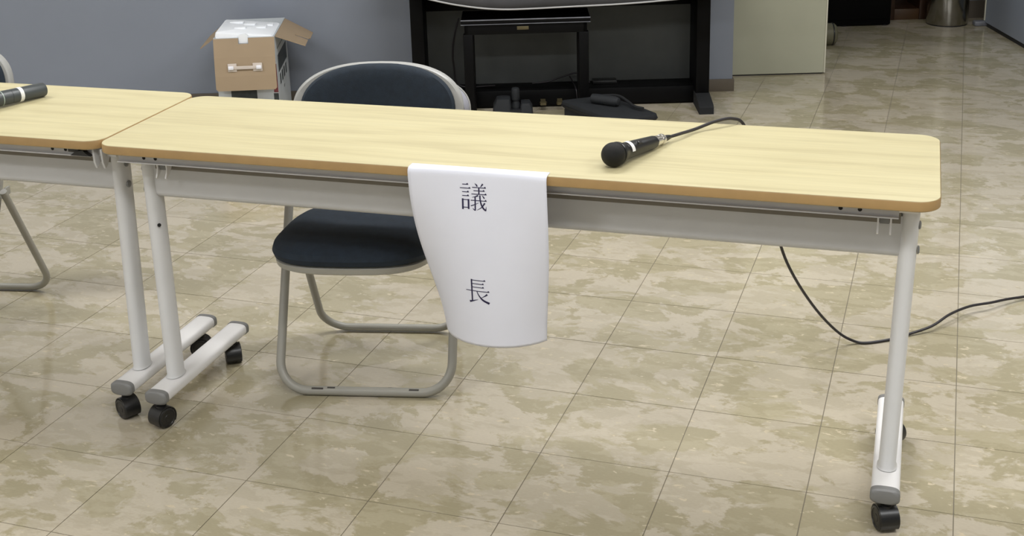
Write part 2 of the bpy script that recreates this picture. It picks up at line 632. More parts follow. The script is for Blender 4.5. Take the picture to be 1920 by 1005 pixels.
# ---- blue grey hinged door leaf on the right
w = MB()
wbx(w, 1.602, 1.642, -1.265, -0.30, 0.022, 2.06, 0.002)
d2 = struct('door_2', w, M['wall'], smooth=0, **WK)
w = MB()
wbx(w, 1.606, 1.638, -1.24, -0.32, 0.001, 0.022, 0.001)
struct('bottom_seal', w, M['seal'], d2)
w = MB()
wbx(w, 1.598, 1.644, -1.277, -1.265, 0.03, 2.06, 0.002)
struct('door_edge', w, M['cream_edge'], d2)
w = MB()
wbx(w, 1.545, 1.640, -1.305, -1.255, 0.0, 0.028, 0.008)
w.lathe([(0.016, 0), (0.016, 0.03), (0.010, 0.036)], 16, (1.62, 1.28, 0.0))
struct('floor_pivot', w, M['silver'], d2)

# ================================================================== TABLES
TW, TD, TH = 1.836, 0.457, 0.717
LEAN = (-0.002, 0.013)                        # the posts stand a hair off plumb
def caster(root, x, y, rz, zt):
    c = MB().at(x, y, 0, rz)
    # hood over the twin wheels, with an open underside
    prof = [(0.0285 * math.cos(R(t)), 0.0285 * math.sin(R(t)) + 0.0262) for t in range(-35, 216, 10)]
    prof += [(0.0262 * math.cos(R(t)), 0.0262 * math.sin(R(t)) + 0.0262) for t in range(215, -36, -10)]
    c.prism(prof, -0.0195, 0.0195, 'x')
    c.lathe([(0.013, 0.045), (0.013, 0.056), (0.009, 0.058), (0.009, zt)], 16)
    o = c.build('caster', M['black_plastic'], root)
    for s in (-1, 1):
        wv = MB().at(x, y, 0, rz)
        wv.lathe([(0.003, 0.0212), (0.008, 0.0212), (0.009, 0.0203), (0.019, 0.0203), (0.020, 0.0215), (0.0245, 0.0205), (0.0258, 0.0185), (0.0258, 0.002),
                  (0.0240, 0.0012), (0.006, 0.0012)], 28, (0, 0, 0.0258), (s, 0, 0))
        wv.build('wheel', M['black_plastic'], o)
    return o

def make_table(label, loc, rz, xl, xr, caster_rot, hooks):
    t = thing('folding_table', label, 'table', loc, rz, 'pale wood meeting tables')
    zt, zb = TH, TH - 0.022
    RC = 0.045
    m = MB()
    m.loft([rrect(-TW, 0, 0, TD, RC, zb + 0.001, 10, 0.0012), rrect(-TW, 0, 0, TD, RC, zt - 0.0012, 10, 0.0012),
            rrect(-TW, 0, 0, TD, RC, zt - 0.0003, 10, 0.0018), rrect(-TW, 0, 0, TD, RC, zt, 10, 0.0032)])
    m.build('tabletop', M['wood'], t)
    m = MB()
    m.loft([rrect(-TW, 0, 0, TD, RC, zb, 10, 0.0028), rrect(-TW, 0, 0, TD, RC, zb + 0.0025, 10, 0.0),
            rrect(-TW, 0, 0, TD, RC, zt - 0.003, 10, 0.0), rrect(-TW, 0, 0, TD, RC, zt - 0.0012, 10, 0.0011)], cap=(True, False))
    m.build('edge_band', M['edge'], t)
    # steel rails that carry the top: a channel with a turned-out lower lip
    for yy, s in ((0.026, 1), (TD - 0.026, -1)):
        m = MB()
        m.bx(xl - 0.034, xr - 0.010, yy, yy + 0.0025 * s, zb - 0.0205, zb)
        m.bx(xl - 0.034, xr - 0.010, yy - 0.007 * s, yy + 0.0025 * s, zb - 0.0222, zb - 0.0198)
        m.bx(xl - 0.034, xr - 0.010, yy, yy + 0.022 * s, zb - 0.003, zb)
        m.build('top_rail', M['beam'], t)
    for xx in (xl - 0.012, xl + 0.018, xr - 0.118, xr - 0.082):
        m = MB()
        if xx < xl + 0.03:
            xx += 0.045
        m.lathe([(0.0042, -0.002), (0.0042, 0.0006), (0.003, 0.0008)], 12, (xx, 0.026, zb - 0.010), (0, -1, 0))
        m.build('rail_hole', M['dark'], t)
    # modesty beam between the columns, rounded along its lower edge
    yc = 0.103
    pr = [(yc - 0.015, 0.655), (yc - 0.015, 0.580)] + [(yc - 0.015 * math.cos(R(a)), 0.580 - 0.013 * math.sin(R(a))) for a in range(0, 181, 20)] \
        + [(yc + 0.015, 0.655)]
    m = MB()
    m.prism(pr, xl + 0.006, xr + 0.004, 'x')
    m.build('modesty_beam', M['beam'], t)
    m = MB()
    m.bx(xl + 0.02, xr - 0.006, yc - 0.0158, yc + 0.02, 0.6395, 0.664)  # dark strip painting in the shadow gap between rail lip and beam
    m.build('beam_gap_shade', M['gap_shade'], t)
    # T-legs
    for k, x in enumerate((xl, xr)):
        m = MB()
        ov = oval(x, yc, 0.0175, 0.027, 28, 2.3)
        m.loft([[(a, b, 0.098) for a, b in oval(x, yc, 0.0205, 0.030, 28, 2.3)], [(a, b, 0.103) for a, b in ov],
                [(a + LEAN[k], b, 0.690) for a, b in ov]])
        m.build('column', M['column'], t)
        # pivot plate under the top
        m = MB()
        m.bx(x - 0.0155, x + 0.0275, 0.045, TD - 0.06, 0.676, zb, 0.003)
        m.build('pivot_plate', M['white'], t)
        m = MB()
        y0f, y1f = 0.004, 0.425
        zc = 0.080
        def ring(y, e=0.0):
            return [(a, y, b) for a, b in oval(x, zc, 0.0285 - e, 0.0162 - e, 36, 3.2)]
        m.loft([ring(y0f + 0.012), ring(y1f - 0.010)])
        foot = m.build('foot', M['white'], t)
        for ya, yb in ((y0f + 0.014, y0f - 0.004), (y1f - 0.012, y1f + 0.005)):
            m = MB()
            sgn = 1 if yb > ya else -1
            m.loft([ring(ya, -0.0012), ring(yb - sgn * 0.005, -0.0012), ring(yb - sgn * 0.0012, 0.0018), ring(yb, 0.006)])
            m.build('end_cap', M['cap'], foot)
        caster(t, x + 0.004, 0.018, caster_rot[k][0], 0.066)
        caster(t, x + 0.004, 0.375, caster_rot[k][1], 0.066)
        s = -1 if k == 0 else 1
        for zz in (0.636, 0.584):
            m = MB()
            m.lathe([(0.0085, 0.0), (0.0085, 0.0026), (0.006, 0.0042), (0.001, 0.0046)], 16, (x + s * 0.0168 + LEAN[k] * 0.9, yc - 0.004, zz), (s, 0, 0))
            m.build('screw_cap', M['cap'], t)
    m = MB()
    m.lathe([(0.0045, 0.0), (0.0045, 0.0012), (0.001, 0.0013)], 12, (xl + 0.0155, yc - 0.0205, 0.50), (0.6, -0.8, 0))
    m.build('column_hole', M['dark'], t)
    # bag hooks: two thin curved fins by each column
    for x, s in ((xl + 0.042, 1), (xr - 0.024, -1))[:hooks]:
        m = MB()
        for dx in (0.0, 0.024 * s):
            fin = [(0.086, 0.666), (0.080, 0.646), (0.068, 0.634), (0.056, 0.626), (0.053, 0.629), (0.059, 0.640), (0.062, 0.650),
                   (0.060, 0.666)]
            m.prism(fin, x + dx - 0.0017, x + dx + 0.0017, 'x')
        m.bx(x - 0.004, x + 0.024 * s + 0.004 * s, 0.078, 0.088, 0.655, 0.672)
        m.build('bag_hook', M['white'], t)
        m = MB()
        m.bx(min(x, x + 0.024 * s) + 0.003, max(x, x + 0.024 * s) - 0.003, 0.066, 0.0778, 0.645, 0.658)
        m.build('hook_slot', M['cap'], t)
    return t

T1 = make_table('pale wood-topped table on casters with white paper hanging over its front edge',
                (-0.072, -0.107, 0), 0.024, -1.757, -0.064, ((R(-18), R(35)), (R(24), R(60))), 2)
T2 = make_table('pale wood-topped table at the left, its right end butting against the papered table',
                (-1.9125, -0.1305, 0), 0.022, -1.80, -0.026, ((0.3, 0.8), (R(62), R(115))), 1)
# grey fold lever and joint hook under the right end of the left table
m = MB()
m.bx(-0.092, -0.062, 0.012, 0.034, TH - 0.033, TH - 0.022, 0.002)
m.prism([(-0.085, TH - 0.040), (-0.030, TH - 0.040), (-0.042, TH - 0.034), (-0.050, TH - 0.026), (-0.070, TH - 0.030)], 0.010, 0.022, 'y')
m.build('fold_lever', M['black_plastic'], T2)
m = MB()
for dx in (-0.028, -0.006):
    m.prism([(0.050, TH - 0.024), (0.050, TH - 0.045), (0.036, TH - 0.066), (0.026, TH - 0.072), (0.020, TH - 0.056), (0.018, TH - 0.024)],
            dx - 0.0025, dx + 0.0025, 'x')
m.bx(-0.032, 0.022, 0.036, 0.044, TH - 0.046, TH - 0.024, 0.002)
m.build('joint_hook', M['beam'], T2)

# ================================================================== NAME PAPER
TC, TSN = math.cos(0.024), math.sin(0.024)
def on_table(x, y, z=0.0):
    """point in the frame of the papered table"""
    return Vector((-0.072 + TC * x - TSN * y, -0.107 + TSN * x + TC * y, z))
PW, PL, LIP, FR = 0.303, 0.424, 0.020, 0.010
PCX = -0.9115
def paper_pt(u, s):
    zt = TH + 0.0012
    arc = FR * PI / 2
    lift = 0.002 * (1 - (2 * u / PW) ** 2)
    if s < LIP:
        return Vector((u, LIP + 0.002 - s, zt + lift * s / LIP))
    if s < LIP + arc:
        a = (s - LIP) / FR
        return Vector((u, 0.002 - FR * math.sin(a), zt + lift - FR * (1 - math.cos(a))))
    t = s - LIP - arc
    k = min(t / (PL - LIP - arc), 1.0)
    kk = k * k * (3 - 2 * k) * 0.65 + 0.35 * k
    kap = max(7.6 * kk, 1e-4)
    u0 = 0.012
    x = math.sin(kap * (u - u0)) / kap + u0
    y = (1 - math.cos(kap * (u - u0))) / kap
    return Vector((x, 0.002 - FR + y - 0.012 * math.sin(k * PI) * 0.6, zt + lift - FR - t))
root = thing('name_sheet', 'white paper sheet with two large characters draped over the front of the right table', 'paper',
             on_table(PCX, 0, 0), 0.024)
NU, NS = 36, 70
vs, fs = [], []
for i in range(NS + 1):
    s = PL * i / NS
    for j in range(NU + 1):
        vs.append(tuple(paper_pt(-PW / 2 + PW * j / NU, s)))
for i in range(NS):
    for j in range(NU):
        a = i * (NU + 1) + j
        fs.append((a, a + 1, a + NU + 2, a + NU + 1))
po = MB().add(vs, fs).build('sheet', M['paper'], root, smooth=80)
sm = po.modifiers.new('thickness', 'SOLIDIFY')
sm.thickness = 0.0003
sm.offset = 0

def paper_n(u, s):
    e = 0.0005
    a = paper_pt(u + e, s) - paper_pt(u - e, s)
    b = paper_pt(u, s + e) - paper_pt(u, s - e)
    n = a.cross(b)
    n.normalize()
    return n if n.y < 0 else -n
def stroke(mb, pts, widths, uc, sc, size, tri=False):
    """one brush-like stroke of a serif character, laid on the curved sheet"""
    P = [Vector((x, y)) for x, y in pts]
    if len(P) > 2:
        Q = catmull([(p.x, p.y, 0) for p in P], 6)
        P2 = [Vector((q.x, q.y)) for q in Q]
    else:
        P2 = [P[0].lerp(P[1], k / 6) for k in range(7)]
    n = len(P2)
    rows = []
    for i, p in enumerate(P2):
        t = (P2[min(i + 1, n - 1)] - P2[max(i - 1, 0)]).normalized()
        nn = Vector((-t.y, t.x))
        f = i / (n - 1) * (len(widths) - 1)
        k = min(int(f), len(widths) - 2)
        wd = widths[k] + (widths[k + 1] - widths[k]) * (f - k)
        rows.append((p + nn * wd / 2, p - nn * wd / 2))
    def M3(q):
        u = uc + (q.x - 0.5) * size
        s = sc + (0.5 - q.y) * size
        return tuple(paper_pt(u, s) + paper_n(u, s) * 0.0006)
    v, f = [], []
    for a, b in rows:
        v += [M3(a), M3(b)]
    for i in range(n - 1):
        f.append((2 * i, 2 * i + 1, 2 * i + 3, 2 * i + 2))
    mb.add(v, f)
    if tri:                                   # triangular end of a horizontal
        e = P2[-1]
        mb.add([M3(Vector((e.x + 0.015, e.y - 0.012))), M3(Vector((e.x - 0.085, e.y + 0.005))), M3(Vector((e.x - 0.025, e.y + 0.055)))],
               [(0, 1, 2)])
TH_ = 0.029
def H(mb, x0, x1, y, a, tri=True, y1=None):
    stroke(mb, [(x0, y), (x1, y if y1 is None else y1)], [TH_, TH_], *a, tri=tri)
def V(mb, x, y0, y1, a, w=0.064):
    stroke(mb, [(x, y0), (x, y1)], [w, w], *a)
# upper character
a = (-0.0065, 0.020 + 0.0157 + 0.046, 0.0585)
g = MB()
H(g, 0.10, 0.32, 0.95, a)
H(g, 0.01, 0.40, 0.81, a)
H(g, 0.09, 0.34, 0.67, a)
H(g, 0.09, 0.34, 0.53, a)
V(g, 0.105, 0.42, 0.02, a)
V(g, 0.325, 0.41, 0.04, a)
H(g, 0.08, 0.36, 0.385, a, False)
H(g, 0.10, 0.34, 0.10, a, False)
stroke(g, [(0.57, 1.0), (0.63, 0.95), (0.66, 0.89)], [0.012, 0.05, 0.045], *a)
stroke(g, [(0.87, 1.0), (0.82, 0.93), (0.78, 0.88)], [0.065, 0.04, 0.012], *a)
H(g, 0.47, 0.98, 0.855, a)
H(g, 0.52, 0.93, 0.735, a)
H(g, 0.44, 1.00, 0.610, a)
V(g, 0.72, 0.86, 0.61, a, 0.05)
stroke(g, [(0.69, 0.565), (0.58, 0.515), (0.46, 0.485)], [0.06, 0.035, 0.012], *a)
H(g, 0.41, 1.00, 0.375, a)
V(g, 0.575, 0.52, 0.05, a, 0.05)
stroke(g, [(0.595, 0.04), (0.55, 0.02), (0.475, 0.085)], [0.05, 0.045, 0.008], *a)
stroke(g, [(0.41, 0.165), (0.55, 0.22), (0.70, 0.295)], [0.035, 0.03, 0.012], *a)
stroke(g, [(0.755, 0.575), (0.765, 0.40), (0.81, 0.22), (0.89, 0.09), (0.97, 0.02)], [0.055, 0.05, 0.055, 0.06, 0.05], *a)
stroke(g, [(0.96, 0.015), (0.975, 0.09), (0.985, 0.18)], [0.06, 0.03, 0.006], *a)
stroke(g, [(0.935, 0.30), (0.82, 0.14), (0.64, 0.02)], [0.06, 0.035, 0.01], *a)
stroke(g, [(0.835, 0.575), (0.89, 0.52), (0.92, 0.465)], [0.012, 0.045, 0.045], *a)
g.build('upper_character', M['ink'], root, smooth=0)
# lower character
a = (-0.004, 0.020 + 0.0157 + 0.2565, 0.0555)
g = MB()
V(g, 0.275, 0.98, 0.06, a, 0.06)
H(g, 0.26, 0.84, 0.945, a)
H(g, 0.28, 0.77, 0.80, a)
H(g, 0.28, 0.77, 0.655, a)
H(g, 0.02, 0.98, 0.50, a)
stroke(g, [(0.16, 0.03), (0.30, 0.07), (0.52, 0.15)], [0.085, 0.05, 0.012], *a)
stroke(g, [(0.90, 0.40), (0.80, 0.32), (0.66, 0.235)], [0.075, 0.04, 0.012], *a)
stroke(g, [(0.475, 0.50), (0.56, 0.32), (0.72, 0.14), (0.97, 0.02)], [0.03, 0.045, 0.075, 0.09], *a)
stroke(g, [(0.83, 0.075), (0.92, 0.06), (1.0, 0.055)], [0.02, 0.06, 0.01], *a)
g.build('lower_character', M['ink'], root, smooth=0)

# ================================================================== CHAIRS
def make_chair(label, loc, rz, group, hw=0.2215, hr=0.193, RX=0.231, cov=0.0):
    """folding chair; local x across, y to the back, origin under the middle of the front floor bar"""
    t = thing('folding_chair', label, 'chair', loc, rz, group)
    r = 0.0115
    # front legs and back uprights: one bent tube
    def yz(z):
        return 0.008 + 0.555 * (z - 0.0125)
    pts = [(-hw + 0.022, yz(0.60) + 0.012, 0.625), (-hw, yz(0.53), 0.53), (-hw, yz(0.0125), 0.0125), (hw, yz(0.0125), 0.0125),
           (hw, yz(0.53), 0.53), (hw - 0.022, yz(0.60) + 0.012, 0.625)]
    MB().tube(fillet(pts, [0, 0.08, 0.075, 0.075, 0.08, 0], 9), r, 14).build('front_leg_frame', M['chair_tube'], t)
    pts = [(-hr, 0.185, 0.395), (-hr, 0.392, 0.0125), (hr, 0.392, 0.0125), (hr, 0.185, 0.395)]
    MB().tube(fillet(pts, [0, 0.075, 0.075, 0], 9), 0.0105, 14).build('rear_leg_frame', M['chair_tube'], t)
    # worn patches on the front floor bar
    for (xa, xb, dy) in ((-0.135, -0.105, -0.6), (-0.095, -0.075, -0.3), (0.115, 0.14, -0.5), (0.06, 0.07, 0.5)):
        m = MB()
        rr = r + 0.0004
        ring = lambda x: [(x, 0.008 + rr * math.sin(dy + q), 0.0125 + rr * math.cos(dy + q)) for q in (-0.22, -0.07, 0.07, 0.22)]
        m.loft([ring(xa), ring((xa * 2 + xb) / 3), ring(xb)], closed=False, cap=(False, False))
        m.build('scuff', M['scuff'], t)
    # seat: rounded trapezoid with a bowed front
    def outline(e, z, n=64):
        out = []
        for k in range(n):
            an = 2 * PI * k / n
            c, s = math.cos(an), math.sin(an)
            px = math.copysign(abs(c) ** (2 / 4.2), c)
            py = math.copysign(abs(s) ** (2 / 3.6), s)
            hwid = 0.200 - 0.014 * (py * 0.5 + 0.5)
            yy = 0.095 + 0.196 * py
            if py < 0:
                yy -= 0.022 * (1 - px * px) * (-py)
            out.append((px * (hwid - e), 0.095 + (yy - 0.095) * (1 - e / 0.2), z(yy, px) if callable(z) else z))
        return out
    sl = lambda yy: -0.055 * (yy + 0.1)
    def zf(base, crown=0.0):
        return lambda yy, px: base + sl(yy)
    m = MB()
    m.loft([outline(0.030, zf(0.376)), outline(0.010, zf(0.378)), outline(0.001, zf(0.384)), outline(-0.001, zf(0.397)), outline(0.008, zf(0.402))])
    m.build('seat_pan', M['chair_tube'], t)
    m = MB()
    m.loft([outline(0.010, zf(0.399)), outline(-0.003, zf(0.405)), outline(-0.007, zf(0.418)), outline(-0.003, zf(0.431)),
            outline(0.012, zf(0.441)), outline(0.045, zf(0.447)), outline(0.09, zf(0.446)), outline(0.14, zf(0.443))])
    m.build('seat', M['navy'], t)
    # backrest shell: wide arched, wrapping slightly round the sitter
    def bout(hx, hz, zc, p, yoff, wrap, n=72):
        out = []
        for x, z in oval(0, 0, hx, hz, n, p):
            if z < 0:
                x *= 1 - 0.10 * (-z / hz)
            out.append((x, 0.425 + yoff + 0.24 * (z + zc - 0.68) - wrap * x * x, z + zc))
        return out
    Wr = 0.80
    ZC, RZ = 0.642, 0.121
    def ringset(lst, wrap=None):
        return [bout(RX * fx, RZ * fz, ZC, p, y, Wr) for fx, fz, p, y in lst]
    m = MB()
    m.loft(ringset([(0.04, 0.04, 2.5, 0.028), (0.5, 0.5, 2.5, 0.028), (0.955, 0.93, 2.6, 0.028), (0.99, 0.98, 2.6, 0.022), (1.0, 1.0, 2.55, 0.010),
                    (0.993, 0.99, 2.55, 0.000), (0.965, 0.978, 2.55, -0.004), (0.88, 0.95, 2.5, -0.004)]), cap=(True, False))
    m.build('back_shell', M['shell'], t)
    m = MB()
    m.loft([bout(RX * 0.905 * f, RZ * 0.984 * f, ZC, 2.5, y, Wr) for f, y in ((1.0, -0.003), (0.995, -0.009), (0.965, -0.016), (0.88, -0.020), (0.7, -0.021),
            (0.4, -0.021), (0.15, -0.021), (0.02, -0.021))], cap=(False, True))
    m.build('back_pad', M['navy'], t)
    m = MB()
    m.loft([bout(RX - cov - 0.004, 0.090, 0.628, 2.4, 0.030, 0.40), bout(RX - cov + 0.006, 0.097, 0.628, 2.4, 0.060, 0.40), bout(RX - cov + 0.005, 0.096, 0.628, 2.4, 0.070, 0.40),
            bout(RX - cov - 0.03, 0.078, 0.628, 2.4, 0.078, 0.40), bout(0.1, 0.038, 0.628, 2.4, 0.078, 0.40), bout(0.01, 0.004, 0.628, 2.4, 0.078, 0.40)], cap=(False, True))
    rear = m.build('rear_cover', M['shell_back'], t)
    ed = bout(RX - cov + 0.0065, 0.0975, 0.628, 2.4, 0.062, 0.40)
    MB().tube(ed, 0.0028, 8, closed=True).build('cover_rim', M['shell'], rear)
    # fold stays beneath the seat
    for s in (-1, 1):
        m = MB()
        m.bx(s * 0.200 - 0.004, s * 0.200 + 0.004, 0.10, 0.26, 0.365, 0.388, 0.002)
        m.build('seat_hinge', M['chair_tube'], t)
    return t
C1 = make_chair('folding chair with navy seat pushed under the papered table, seen behind the hanging sheet', (-1.408, 0.136, 0), R(13.2),
                'navy folding chairs')
C2 = make_chair('folding chair with navy seat cut off by the left frame edge, behind the left table', (-2.766, 0.082, 0), R(12.0),
                'navy folding chairs', 0.190, 0.222, 0.183, 0.045)

# ================================================================== MICROPHONES
def axis_frame(p0, p1):
    return (Vector(p1) - Vector(p0)).normalized()
h0 = Vector((-0.717, -0.032, TH + 0.0262))
h1 = Vector((-0.650, 0.148, TH + 0.0128))
ax = axis_frame(h0, h1)
mic = thing('wired_microphone', 'black wired hand microphone with round mesh head lying on the right table', 'microphone', (h0.x, h0.y, TH))
off = Vector((0, 0, h0.z - TH))
rb = 0.0258
m = MB()
m.lathe([(rb * math.sin(R(t)), -rb * math.cos(R(t))) for t in range(2, 125, 8)], 36, off, ax)
m.build('grille', M['mesh_black'], mic)
m = MB()
m.lathe([(0.020, 0.011), (0.0242, 0.0125), (0.0247, 0.0155), (0.0240, 0.0185), (0.0205, 0.028), (0.0185, 0.036)], 36, off, ax)
m.build('collar', M['mic_black'], mic)
m = MB()
m.lathe([(0.0185, 0.0355), (0.0180, 0.055), (0.0162, 0.100), (0.0142, 0.148), (0.0135, 0.152), (0.0105, 0.1535)], 32, off, ax)
body = m.build('handle', M['mic_black'], mic)
m = MB()                                             # white sticker, wrapped part of the way round
e1 = (Vector((0, 0, 1)) - ax * ax.z).normalized()
e2 = ax.cross(e1)
def band(mb, s0, s1, rad, a0, a1, o, ax, e1, e2, n=12):
    rows = []
    for s in (s0, s1):
        rows.append([tuple(o + ax * s + (e1 * math.cos(a0 + (a1 - a0) * k / n) + e2 * math.sin(a0 + (a1 - a0) * k / n)) * rad(s)) for k in range(n + 1)])
    mb.loft(rows, closed=False, cap=(False, False))
    return mb
band(m, 0.043, 0.054, lambda s: 0.0192, R(-15), R(86), off, ax, e1, e2)
m.build('white_sticker', M['label_white'], mic)['label'] = 'white sticker band'
m = MB()
sp = off + ax * 0.078 + (e1 * math.cos(R(38)) + e2 * math.sin(R(38))) * 0.0168
nx = (e1 * math.cos(R(38)) + e2 * math.sin(R(38)))
m.T = Matrix.Translation(sp) @ Matrix((ax, nx.cross(ax), nx)).transposed().to_4x4()
m.box(0, 0, 0, 0.020, 0.008, 0.003, 0.0012)
m.box(-0.003, 0, 0.002, 0.007, 0.006, 0.004, 0.001)
m.build('slide_switch', M['black_plastic'], mic)
m = MB()
m.lathe([(0.0100, 0.150), (0.0100, 0.156), (0.0118, 0.157), (0.0118, 0.166), (0.0105, 0.167), (0.0105, 0.178), (0.0125, 0.179), (0.0125, 0.184),
         (0.0095, 0.1855), (0.0095, 0.190), (0.004, 0.191)], 24, off, ax)
m.build('connector', M['chrome'], mic)['label'] = 'bright metal connector'
m = MB()
m.lathe([(0.0072, 0.189), (0.0066, 0.205), (0.0048, 0.216), (0.003, 0.2165)], 16, off, ax)
m.build('strain_relief', M['black_plastic'], mic)
# lead: over the back edge, down behind the table and away over the floor
ls = h0 + ax * 0.212
path = [tuple(ls), tuple(ls + Vector((0.018, 0.030, 0.000))), (-0.602, 0.252, TH + 0.008), (-0.565, 0.300, TH + 0.015), (-0.532, 0.336, TH + 0.014), (-0.510, 0.372, TH - 0.012),
        (-0.490, 0.420, TH - 0.11), (-0.462, 0.490, 0.500), (-0.438, 0.55, 0.351), (-0.406, 0.60, 0.248), (-0.356, 0.68, 0.131), (-0.304, 0.745, 0.045),
        (-0.262, 0.775, 0.009), (-0.226, 0.784, 0.004), (-0.165, 0.825, 0.004), (-0.128, 0.862, 0.005), (-0.067, 0.915, 0.014), (-0.022, 0.985, 0.024),
        (0.030, 1.060, 0.022), (0.085, 1.105, 0.020), (0.150, 1.175, 0.012), (0.26, 1.25, 0.004), (0.50, 1.30, 0.004), (0.9, 1.6, 0.004), (1.5, 1.7, 0.004)]
MB().tube([Vector(p) - Vector((h0.x, h0.y, TH)) for p in catmull(path, 6)], 0.0037, 10).build('lead', M['cable'], mic)

p0 = Vector((-2.3135, 0.2085, TH + 0.0190))
p1 = Vector((-2.3965, -0.046, TH + 0.0262))
ax = axis_frame(p0, p1)
wm = thing('wireless_microphone', 'charcoal cordless microphone lying on the left table at the left frame edge', 'microphone', (p0.x, p0.y, TH))
off = Vector((0, 0, p0.z - TH))
m = MB()
m.lathe([(0.013, 0.000), (0.0170, 0.0015), (0.0184, 0.005), (0.0187, 0.10), (0.0187, 0.1015)], 32, off, ax)
m.build('battery_sleeve', M['mic_grey'], wm)
m = MB()
m.lathe([(0.0182, 0.1015), (0.0190, 0.1025), (0.0192, 0.150), (0.0197, 0.205), (0.0190, 0.207)], 32, off, ax)
m.build('body', M['mic_grey'], wm)
m = MB()
m.lathe([(0.0188, 0.070), (0.0191, 0.0705), (0.0191, 0.080), (0.0188, 0.0805)], 32, off, ax)
m.build('white_band', M['label_white'], wm)['label'] = 'white ring around the body'
m = MB()
m.lathe([(0.0190, 0.128), (0.0194, 0.1282), (0.0194, 0.1305), (0.0190, 0.1307)], 32, off, ax)
m.build('pale_ring', mat('pale_green_plastic', (0.35, 0.42, 0.38), 0.4), wm)
e1 = (Vector((0, 0, 1)) - ax * ax.z).normalized()
e2 = ax.cross(e1)
m = MB()
nx = (e1 * math.cos(R(62)) + e2 * math.sin(R(62)))
m.T = Matrix.Translation(off + ax * 0.105 + nx * 0.0190) @ Matrix((ax, nx.cross(ax), nx)).transposed().to_4x4()
m.box(0, 0, 0, 0.034, 0.011, 0.0025, 0.001)
m.build('switch_plate', M['black_plastic'], wm)
m = MB()
m.T = Matrix.Translation(off + ax * 0.097 + nx * 0.0206) @ Matrix((ax, nx.cross(ax), nx)).transposed().to_4x4()
m.box(0, 0, 0, 0.006, 0.006, 0.004, 0.001)
m.build('switch', M['dark'], wm)
m = MB()
m.lathe([(0.0200, 0.205), (0.0245, 0.209), (0.0255, 0.216), (0.0258, 0.222)] + [(0.0258 * math.cos(R(t)), 0.232 + 0.030 * math.sin(R(t))) for t in range(0, 88, 8)],
        32, off, ax)
m.build('grille', M['mesh_black'], wm)

# ================================================================== PIANO, BENCH
pf = thing('digital_piano', 'black electric piano stand half hidden under a charcoal cover by the wall', 'piano', WF(0, 0), WA)
def pbx(a0, a1, d0, d1, z0, z1, bev=0.0, mb=None):
    return (mb or MB()).bx(a0, a1, -d1, -d0, z0, z1, bev)
for a0, a1 in ((-1.462, -1.405), (-0.205, -0.146)):
    pbx(a0, a1, 0.03, 0.262, 0.03, 0.74, 0.003).build('side_board', M['piano'], pf)
    m = MB()
    ac = (a0 + a1) / 2
    prof = [(-0.398, 0.0), (-0.398, 0.030), (-0.385, 0.040), (-0.262, 0.062), (-0.02, 0.050), (-0.02, 0.0)]
    m.prism(prof, a0 - 0.002, a1 + 0.002, 'x')
    m.build('foot', M['bag'], pf)
pbx(-1.405, -0.205, 0.03, 0.045, 0.07, 0.425).build('back_panel', M['piano_panel'], pf)
pbx(-1.405, -0.205, 0.03, 0.06, 0.425, 0.62, 0.002).build('back_board', M['piano'], pf)
m = pbx(-1.405, -0.205, 0.06, 0.205, 0.008, 0.082, 0.004)
m.build('pedal_rail', M['piano'], pf)
pbx(-1.462, -0.146, 0.03, 0.425, 0.62, 0.76, 0.006).build('keyboard_case', M['piano'], pf)
for ac in (-0.96, -0.885, -0.81):
    m = MB()
    m.prism([(ac - 0.011, -0.20), (ac - 0.011, -0.245), (ac - 0.016, -0.262), (ac - 0.012, -0.275), (ac + 0.012, -0.275), (ac + 0.016, -0.262),
             (ac + 0.011, -0.245), (ac + 0.011, -0.20)], 0.028, 0.040)
    m.build('pedal', M['brass'], pf)
pbx(-0.655, -0.545, 0.075, 0.13, 0.082, 0.097, 0.003).build('power_strip', M['black_plastic'], pf)
MB().tube(catmull([(-1.255, -0.10, 0.40), (-1.275, -0.11, 0.33), (-1.287, -0.11, 0.26), (-1.285, -0.11, 0.18), (-1.26, -0.12, 0.09), (-1.10, -0.13, 0.088)]), 0.004, 8).build('power_cable', M['cable'], pf)
MB().tube(catmull([(-0.93, -0.11, 0.09), (-0.86, -0.12, 0.098), (-0.80, -0.11, 0.115), (-0.73, -0.10, 0.13), (-0.69, -0.11, 0.125), (-0.67, -0.13, 0.09)]), 0.004, 8).build('power_cable', M['cable'], pf)
MB().tube(catmull([(-0.76, -0.12, 0.12), (-0.745, -0.16, 0.10), (-0.735, -0.215, 0.08), (-0.73, -0.225, 0.03)]), 0.003, 8).build('power_cable', M['cable'], pf)

# cover cloth over the keyboard
cov = None
hem = [(-1.60, 0.610), (-1.50, 0.585), (-1.361, 0.551), (-1.238, 0.525), (-1.081, 0.503), (-0.923, 0.499), (-0.697, 0.506), (-0.36, 0.520), (-0.10, 0.532), (0.0, 0.536)]
def hz(a):
    for (a0, z0), (a1, z1) in zip(hem, hem[1:]):
        if a <= a1:
            s = (a - a0) / (a1 - a0)
            s2 = s
            return z0 + (z1 - z0) * s2
    return hem[-1][1]
hemc = catmull([(a_, 0, z_) for a_, z_ in hem], 6)
vs, fs = [], []
rows = 12
NA = len(hemc)
for k in range(rows + 1):
    for q in hemc:
        a_, zb_ = q.x, q.z
        if k <= 7:
            s = k / 7
            z_ = zb_ + (0.772 - zb_) * s
            d_ = 0.452 + 0.012 * math.sin(a_ * 9) * (1 - s) - 0.012 * s * s
        else:
            s = (k - 7) / 5
            z_ = 0.772 + 0.006 * math.sin(s * PI)
            d_ = 0.440 - 0.40 * s
        vs.append((a_ * 0.985 - 0.01, -d_, z_))
for k in range(rows):
    for j in range(NA - 1):
        i0 = k * NA + j
        fs.append((i0, i0 + 1, i0 + NA + 1, i0 + NA))
